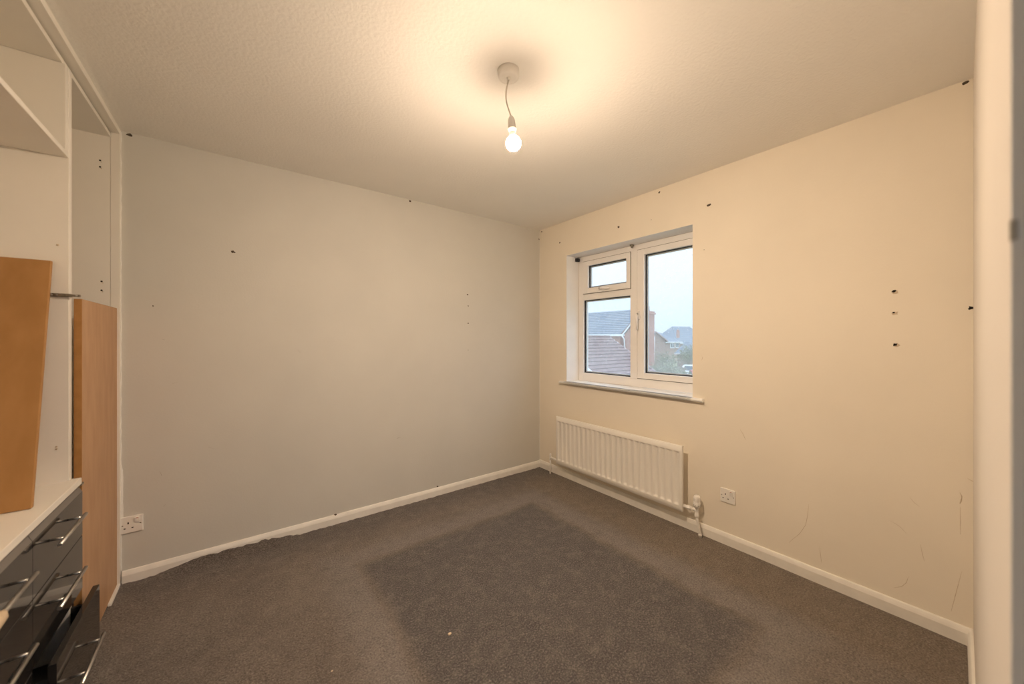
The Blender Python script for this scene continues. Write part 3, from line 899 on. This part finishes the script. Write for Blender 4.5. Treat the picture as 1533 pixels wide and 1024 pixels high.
# filler along the ceiling joint and the unpainted strip by the wardrobe
bm = B()
ps = [on_left(x, y + 0.8 * math.sin(x * 0.4)) + Vector((0, 0.001, 0)) for x, y in [(286, 220), (300, 223), (316, 227), (330, 230), (345, 234), (360, 237), (374, 241)]]
tube(bm, ps, [.001, .003, .0025, .003, .0042, .0038, .001], 6)
link('filler_bead', bm, M_CAULK, wall_left)
bm = B()
rnd = random.Random(5)
zs = [0.066 + i * (H - 0.07) / 70 for i in range(71)]
a = [bm.verts.new((-2.915, -0.0012, z)) for z in zs]
b = [bm.verts.new((-2.9085 + rnd.uniform(-.0012, .0012) + (0.006 if 0.3 < z < 0.62 else 0.0), -0.0006, z)) for z in zs]
c = [bm.verts.new((v.co.x, 0.001, v.co.z)) for v in b]
for i in range(70):
    bm.faces.new((a[i], b[i], b[i + 1], a[i + 1])); bm.faces.new((b[i], c[i], c[i + 1], b[i + 1]))
bmesh.ops.recalc_face_normals(bm, faces=bm.faces)
tag(link('filler_strip', bm, M_CAULK, wall_left), 'ragged white paint line beside the wardrobe post')
# sealant in the wall corner
bm = B()
tube(bm, [(-0.001, -0.001, 0.07 + i * 0.19) for i in range(13)], [0.003 + 0.0018 * math.sin(i * 2.1) for i in range(13)], 6)
link('corner_sealant', bm, M_CAULK, wall_right)

# crumbs on the carpet
def crumb(px, py, r, label, seed):
    p = on_floor(px, py)
    rnd = random.Random(seed)
    b = B(); bmesh.ops.create_icosphere(b, subdivisions=2, radius=r)
    for v in b.verts:
        v.co *= rnd.uniform(0.85, 1.15); v.co.z *= 0.6
        v.co.x *= 1.3
    for f in b.faces: f.smooth = True
    bmesh.ops.translate(b, vec=p + Vector((0, 0, r * 0.5)), verts=b.verts)
    tag(link('crumb', b, M_CRUMB, origin=p), label, 'crumb')
crumb(673, 950, 0.0065, 'small cream crumb lying on the dark carpet patch', 1)
crumb(381, 824, 0.0055, 'tiny pale crumb on the carpet by the grey wall', 2)
crumb(497, 1005, 0.0030, 'pale speck on the lighter worn carpet', 3)

# ------------------------------------------------------------------ outdoors
G = -2.75
bm = B(); box(bm, 0.6, 160, -120, 160, G - 0.2, G)
tag(link('ground', bm, M_GRASS), 'rough winter grass and gardens outside the window', 'ground', kind='structure')

def courses(parent, x0, x1, y_ridge, z_ridge, y_eave, z_eave, n, m, name='tile_course', thick=0.035):
    """separate overlapping rows of tiles on a slope that runs along x and falls towards -y"""
    me = None
    dy, dz = (y_eave - y_ridge) / n, (z_eave - z_ridge) / n
    for i in range(n):
        ya, za = y_ridge + dy * i, z_ridge + dz * i
        yb2, zb2 = ya + dy * 1.06, za + dz * 1.06
        bm = B()
        L = math.hypot(dy, dz); ny, nz = -dz / L * (1 if dy < 0 else -1), abs(dy) / L
        ny = dz / L
        up = Vector((0, -abs(dz) / L if dy < 0 else abs(dz) / L, abs(dy) / L)) * thick
        hexa(bm, [(x0, ya, za), (x1, ya, za), (x1, yb2, zb2), (x0, yb2, zb2),
                  (x0, ya, za + 0.004), (x1, ya, za + 0.004), (x1, yb2 + up.y, zb2 + up.z), (x0, yb2 + up.y, zb2 + up.z)])
        link(name, bm, m, parent)

# garage with a brown tiled roof
gar = thing('garage', (10.1, 8.4, G), 'brick garage with a brown tiled pitched roof and white bargeboards', 'garage')
gx0, gx1, gyr, gzr, gye, gze = 8.26, 12.0, 8.48, 1.36, 6.15, -0.07
gyb = 2 * gyr - gye
courses(gar, gx0 - 0.02, gx1 + 0.02, gyr, gzr, gye - 0.1, gze - 0.06, 12, M_TILE_B)
bm = B(); prism(bm, [(gyr, gzr), (gyb + 0.1, gze - 0.06), (gyb + 0.1, gze - 0.12), (gyr, gzr - 0.06)], 'x', gx0 - 0.02, gx1 + 0.02)
link('rear_roof', bm, M_TILE_B, gar)
bm = B(); tube(bm, [(gx0, gyr, gzr + 0.01), (gx1, gyr, gzr + 0.01)], 0.06, 10); link('ridge_tiles', bm, M_TILE_B, gar)
bm = B(); prism(bm, [(gye + 0.1, G), (gyb - 0.1, G), (gyb - 0.1, gze - 0.1), (gyr, gzr - 0.10), (gye + 0.1, gze - 0.1)], 'x', gx0 + 0.03, gx1 - 0.03)
link('wall', bm, M_BRICK, gar)
for x in (gx0 - 0.05, gx1 + 0.02):
    bm = B(); prism(bm, [(gye - 0.1, gze - 0.20), (gye - 0.1, gze - 0.05), (gyr, gzr + 0.01), (gyb, gze - 0.05), (gyb, gze - 0.2), (gyr, gzr - 0.14)], 'x', x, x + 0.03)
    link('bargeboard', bm, M_BARGE, gar)
bm = B(); tube(bm, [(gx0, gye - 0.14, gze - 0.10), (gx1, gye - 0.14, gze - 0.10)], 0.055, 8); link('gutter', bm, M_GASKET, gar)

# pale flat-roofed lean-to by the garage
bm = B(); hexa(bm, [(9.9, 4.9, -0.62), (13.2, 4.9, -0.62), (13.2, 5.95, -0.50), (9.9, 5.95, -0.50),
                    (9.9, 4.9, -0.54), (13.2, 4.9, -0.54), (13.2, 5.95, -0.42), (9.9, 5.95, -0.42)])
r = thing('lean_to', (11.5, 5.4, G), 'pale flat-roofed lean-to in front of the brown garage roof', 'shed')
link('roof', bm, M_LEAD, r)
bm = B(); box(bm, 10.0, 13.1, 5.0, 5.9, G, -0.60); link('wall', bm, M_BARGE, r)

# brick house with a long slate roof behind the garage
h2 = thing('brick_house', (29, 20, G), 'red brick house with a long slate-grey roof and tall chimney', 'house')
ex, rxx, ez, rz = 26.7, 30.2, 1.72, 4.25
hy0, hy1 = 18.6, 36.0
rex = 32.0
NC = 14
bm = B()
for i in range(NC):
    xa, za = rxx + (ex - 0.2 - rxx) * i / NC, rz + (ez - 0.12 - rz) * i / NC
    xb, zb2 = rxx + (ex - 0.2 - rxx) * (i + 1.05) / NC, rz + (ez - 0.12 - rz) * (i + 1.05) / NC
    hexa(bm, [(xa, hy0, za), (xa, hy1, za), (xb, hy1, zb2), (xb, hy0, zb2),
              (xa, hy0, za + .005), (xa, hy1, za + .005), (xb - .03, hy1, zb2 + .05), (xb - .03, hy0, zb2 + .05)])
o = link('roof', bm, M_TILE_G, h2)
bm = B(); prism(bm, [(rxx, rz), (rex, ez), (rex, ez - .1), (rxx, rz - .1)], 'y', hy0, hy1); link('rear_roof', bm, M_TILE_G, h2)
bm = B(); prism(bm, [(ex, G), (rex - .2, G), (rex - .2, ez - .05), (rxx, rz - .12), (ex, ez - .05)], 'y', hy0 + .1, hy1 - .1)
link('wall', bm, M_BRICK, h2)
bm = B(); box(bm, ex - .30, ex - .18, 18.0, hy1, ez - .20, ez - .02); link('gutter', bm, M_BARGE, h2)
# projecting gable wing
wx = 26.45
bm = B(); prism(bm, [(16.0, G), (18.05, G), (18.05, 1.66), (17.0, 2.75), (16.0, 1.75)], 'x', wx, 28.0); w = link('gable_wing', bm, M_BRICK, h2)
bm = B(); prism(bm, [(18.25, 1.55), (18.25, 1.70), (17.0, 3.0), (15.9, 1.80), (15.9, 1.65), (17.0, 2.8)], 'x', wx - .08, 28.1); link('wing_roof', bm, M_TILE_G, h2)
bm = B(); prism(bm, [(18.25, 1.48), (18.25, 1.66), (17.0, 2.98), (17.0, 2.78)], 'x', wx - .12, wx - .085); link('bargeboard', bm, M_BARGE, h2)
bm = B(); tube(bm, [(wx - .2, 18.15, 1.55), (wx - .15, 17.95, 1.25), (wx - .1, 17.92, 0.3), (wx - .1, 17.92, G)], 0.06, 8); link('downpipe', bm, M_BARGE, h2)
# chimney
bm = B()
box(bm, 25.7, 26.5, 15.02, 16.0, G, 3.35)
box(bm, 25.62, 26.58, 14.94, 16.08, 3.35, 3.5); box(bm, 25.68, 26.52, 15.0, 16.02, 3.5, 3.62)
ch = link('chimney', bm, M_BRICK, h2)
bm = B(); lathe(bm, [(0, 3.6), (.16, 3.6), (.12, 3.95), (.15, 4.0), (.13, 4.05), (0, 4.05)], (26.0, 15.33, 0), 14); link('chimney_pot', bm, M_BRICK2, ch)

def at(px, py, t):
    return CAM + px_ray(px, py) * t
def slope_house(name, label, px0, px1, t0, t1, y_ridge, y_eave, dep, wall, roof, wins=(), hip=0.0, nC=8, gable=False):
    """house whose front wall runs from pixel column px0 to px1 at forward distances t0, t1"""
    A, Bq = at(px0, 507, t0), at(px1, 507, t1)
    tm = (t0 + t1) / 2
    zr = CAM.z + (507 - y_ridge) / F_PX * (tm + (dep / 2 if not gable else 0)); ze = CAM.z + (507 - y_eave) / F_PX * tm
    u = Vector((Bq.x - A.x, Bq.y - A.y, 0)); L = u.length; u.normalize()
    v = Vector((-u.y, u.x, 0))
    if v.dot(Vector((A.x - CAM.x, A.y - CAM.y, 0))) < 0: v = -v
    r = thing(name, (A.x, A.y, G), label, 'house')
    Mt = Matrix(((u.x, v.x, 0, A.x), (u.y, v.y, 0, A.y), (0, 0, 1, 0), (0, 0, 0, 1)))
    def put(nm, bm, m, parent=r):
        bmesh.ops.transform(bm, matrix=Mt, verts=bm.verts); bmesh.ops.recalc_face_normals(bm, faces=bm.faces)
        return link(nm, bm, m, parent)
    o = .25
    if gable:
        bm = B(); prism(bm, [(0, G), (L, G), (L, ze), (L / 2, zr - .12), (0, ze)], 'y', 0, dep); put('wall', bm, wall)
        bm = B(); prism(bm, [(-o, ze - .2), (L / 2, zr), (L + o, ze - .2), (L + o, ze - .32), (L / 2, zr - .12), (-o, ze - .32)], 'y', -.2, dep); put('roof', bm, roof)
        bm = B(); prism(bm, [(-o, ze - .32), (-o, ze - .18), (L / 2, zr + .02), (L + o, ze - .18), (L + o, ze - .32), (L / 2, zr - .14)], 'y', -.25, -.2); put('bargeboard', bm, wall)
    else:
        bm = B(); box(bm, 0, L, 0, dep, G, ze); put('wall', bm, wall)
        bm = B()
        for i in range(nC):
            def q(f): return (hip * (1 - f) - o * f, L - hip * (1 - f) + o * f, dep / 2 + (-o - dep / 2) * f, zr + (ze - .1 - zr) * f)
            a0, a1, av, az = q(i / nC); b0, b1, bv, bz = q((i + 1.05) / nC)
            hexa(bm, [(a0, av, az), (a1, av, az), (b1, bv, bz), (b0, bv, bz), (a0, av, az + .01), (a1, av, az + .01), (b1, bv, bz + .06), (b0, bv, bz + .06)])
        put('roof', bm, roof)
        bm = B()
        E4 = [(-o, -o, ze - .1), (L + o, -o, ze - .1), (L + o, dep + o, ze - .1), (-o, dep + o, ze - .1)]
        R2 = [(hip, dep / 2, zr - .02), (L - hip, dep / 2, zr - .02)]
        vs_ = [bm.verts.new(p_) for p_ in E4 + R2]
        for f in ((0, 4, 3), (1, 2, 5), (3, 4, 5, 2)): bm.faces.new([vs_[k] for k in f])
        put('rear_roof', bm, roof)
        bm = B(); box(bm, -o, L + o, -o - .08, -o, ze - .22, ze - .08); put('gutter', bm, M_BARGE)
    for (xa, xb, ya, yb2) in wins:
        ux0, ux1 = (xa - px0) / (px1 - px0) * L, (xb - px0) / (px1 - px0) * L
        z1_, z0_ = CAM.z + (507 - ya) / F_PX * tm, CAM.z + (507 - yb2) / F_PX * tm
        bm = B(); box(bm, ux0, ux1, -.06, .02, z0_, z1_); w_ = put('window', bm, M_BARGE)
        wd = ux1 - ux0
        for k in (0, 1):
            bm = B(); box(bm, ux0 + wd * (.14 + .42 * k), ux0 + wd * (.44 + .42 * k), -.075, -.055, z0_ + .12, z1_ - .12); put('pane', bm, M_PANE, w_)
    return r
slope_house('brown_house', 'brown brick house end behind the tall chimney', 966, 996, 46, 46, 496, 508, 7.0, M_BRICK2, M_TILE_B, gable=True)
bm = B(); q_ = at(979.5, 507, 45.4); tube(bm, [(q_.x, q_.y, 1.6), (q_.x, q_.y, -1.6)], .07, 8)
r = tag(link('drainpipe', bm, M_BARGE, origin=(q_.x, q_.y, -1.6)), 'white vertical drainpipe beside the tall chimney', 'drainpipe')
fh = slope_house('far_house', 'far house with slate roof and two white windows', 996, 1018, 60, 62, 498, 511, 7.0, M_BRICK2, M_TILE_G, [(1003, 1009, 513, 521), (1011, 1016, 513, 521)], hip=.5)
bm = B(); q_ = at(1015, 507, 65.5); box(bm, q_.x - .2, q_.x + .2, q_.y - .2, q_.y + .2, 1.4, 2.75)
lathe(bm, [(0, 2.75), (.12, 2.75), (.10, 2.95), (0, 2.95)], (q_.x, q_.y, 0), 10)
link('chimney', bm, M_BRICK, fh)
slope_house('hipped_house', 'taller far house with a steep hipped grey roof', 1014, 1066, 72, 76, 489, 513, 7.0, M_BRICK2, M_TILE_G, hip=2.4)
slope_house('low_outbuilding', 'low outbuilding with a dark grey roof among the far houses', 1014, 1042, 47, 45, 511, 528, 4.0, M_BRICK2, M_TILE_G)

# garden fence of separate boards
fn = thing('garden_fence', (25.0, 13.0, G), 'weathered grey-brown garden fence behind the bare shrubs', 'fence')
A_, B_ = at(962, 560, 31.0), at(1026, 560, 29.5)
nb = 34
src = None
ang = math.atan2(B_.y - A_.y, B_.x - A_.x)
for i in range(nb):
    u = (i + .5) / nb
    c = A_.lerp(B_, u)
    if src is None:
        bm = B(); box(bm, -.055, .055, -.012, .012, 0, 1.75, .004, 1)
        me = bpy.data.meshes.new('fence_board'); bm.to_mesh(me); bm.free(); me.materials.append(M_FENCE); src = me
    o = bpy.data.objects.new('fence_board', src); COL.objects.link(o); o.parent = fn
    o.location = Vector((c.x, c.y, G)) - Vector(fn.location); o.rotation_euler = (0, 0, ang)
    o.scale = (1, 1, 1 + .02 * math.sin(i * 3.1))
for z in (.35, 1.35):
    bm = B(); tube(bm, [(A_.x, A_.y + .04, G + z), (B_.x, B_.y + .04, G + z)], .04, 4); link('rail', bm, M_FENCE, fn)

def shrub(base, h, seed, label, n0=7, spread=0.6, leaf=0, group=None, r0=.035):
    rnd = random.Random(seed)
    root = thing('bare_shrub', base, label, 'shrub', group)
    bm = B(); lf = B()
    def grow(p, d, L, r, lev):
        q = p + d * L
        mid = p + d * L * .5 + Vector((rnd.uniform(-1, 1), rnd.uniform(-1, 1), rnd.uniform(-.3, .6))) * L * .07
        tube(bm, [p, mid, q], [r, r * .85, r * .65], 4, cap=False)
        if lev == 0:
            for _ in range(leaf):
                s = rnd.uniform(.03, .06); c = q + Vector((rnd.uniform(-1, 1), rnd.uniform(-1, 1), rnd.uniform(-1, 1))) * .14
                a = Vector((rnd.uniform(-1, 1), rnd.uniform(-1, 1), rnd.uniform(-1, 1))).normalized() * s
                b_ = Vector((rnd.uniform(-1, 1), rnd.uniform(-1, 1), rnd.uniform(-1, 1))).normalized() * s
                lf.faces.new([lf.verts.new(c + a), lf.verts.new(c + b_), lf.verts.new(c - a), lf.verts.new(c - b_)])
            return
        for _ in range(rnd.choice((3, 3, 4))):
            nd = (d + Vector((rnd.uniform(-1, 1), rnd.uniform(-1, 1), rnd.uniform(-.35, .7))) * .75).normalized()
            grow(p.lerp(q, rnd.uniform(.45, 1)), nd, L * rnd.uniform(.55, .8), r * .6, lev - 1)
    b0 = Vector(base)
    for _ in range(n0):
        d = Vector((rnd.uniform(-spread, spread), rnd.uniform(-spread, spread), 1)).normalized()
        grow(b0 + Vector((rnd.uniform(-.15, .15), rnd.uniform(-.15, .15), 0)), d, h * .42, r0, 3)
    link('branches', bm, M_TWIG, root)
    if leaf:
        o = link('leaves', lf, M_LEAF, root); o['kind'] = 'stuff'
    else:
        lf.free()
def gp(px, t): 
    d = px_ray(px, 507); q = CAM + d * t; return (q.x, q.y, G)
shrub(gp(988, 27.5), 2.8, 1, 'bare twiggy shrub in front of the garden fence', 7, .55, 2)
shrub(gp(1020, 22.5), 2.4, 2, 'leafier olive shrub beside the bare shrub at the fence', 8, .6, 6)
shrub(gp(969, 25.5), 1.6, 3, 'low olive bush at the foot of the tall chimney', 8, .7, 5)
shrub(gp(1028, 41.5), 3.6, 4, 'tall loose olive tree in front of the low outbuilding', 7, .4, 6)
shrub(gp(1003, 38), 3.2, 5, 'pale thicket between the fence and the far houses', 8, .6, 4)

# parked cars at the edge of the view
def car(c, yaw, m, label):
    r = thing('parked_car', c, label, 'car')
    Mt = Matrix.Translation(c) @ Matrix.Rotation(yaw, 4, 'Z')
    def put(nm, bm, mm, parent=r):
        bmesh.ops.transform(bm, matrix=Mt, verts=bm.verts); return link(nm, bm, mm, parent)
    side = [(-2.05, .35), (-2.1, .75), (-1.95, .95), (-1.2, 1.02), (-.6, 1.45), (.75, 1.5), (1.6, 1.1), (2.0, 1.0), (2.1, .6), (2.05, .35)]
    bm = B(); prism(bm, side, 'y', -.85, .85); bmesh.ops.bevel(bm, geom=bm.edges[:], offset=.06, segments=2, affect='EDGES'); put('body', bm, m)
    bm = B(); prism(bm, [(-1.08, 1.03), (-.58, 1.38), (.72, 1.42), (1.40, 1.10)], 'y', -.86, .86); put('side_glass', bm, M_CARG)
    bm = B(); hexa(bm, [(-1.17, -.7, 1.03), (-1.17, .7, 1.03), (-.64, .62, 1.44), (-.64, -.62, 1.44), (-1.19, -.7, 1.05), (-1.19, .7, 1.05), (-.66, .62, 1.46), (-.66, -.62, 1.46)]); put('windscreen', bm, M_CARG)
    for x in (-1.3, 1.3):
        for y in (-.78, .78):
            bm = B(); lathe(bm, [(0, -.1), (.28, -.1), (.32, -.06), (.32, .06), (.28, .1), (0, .1)], (x, y, .32), 18, Matrix.Rotation(math.pi / 2, 4, 'X')); put('wheel', bm, M_TYRE)
car(Vector(gp(1037, 35)), math.radians(20), M_CARW, 'white parked car beyond the end of the garden fence')
car(Vector(gp(1052, 29)), math.radians(35), M_CARR, 'red parked car nearer than the white one beyond the fence')
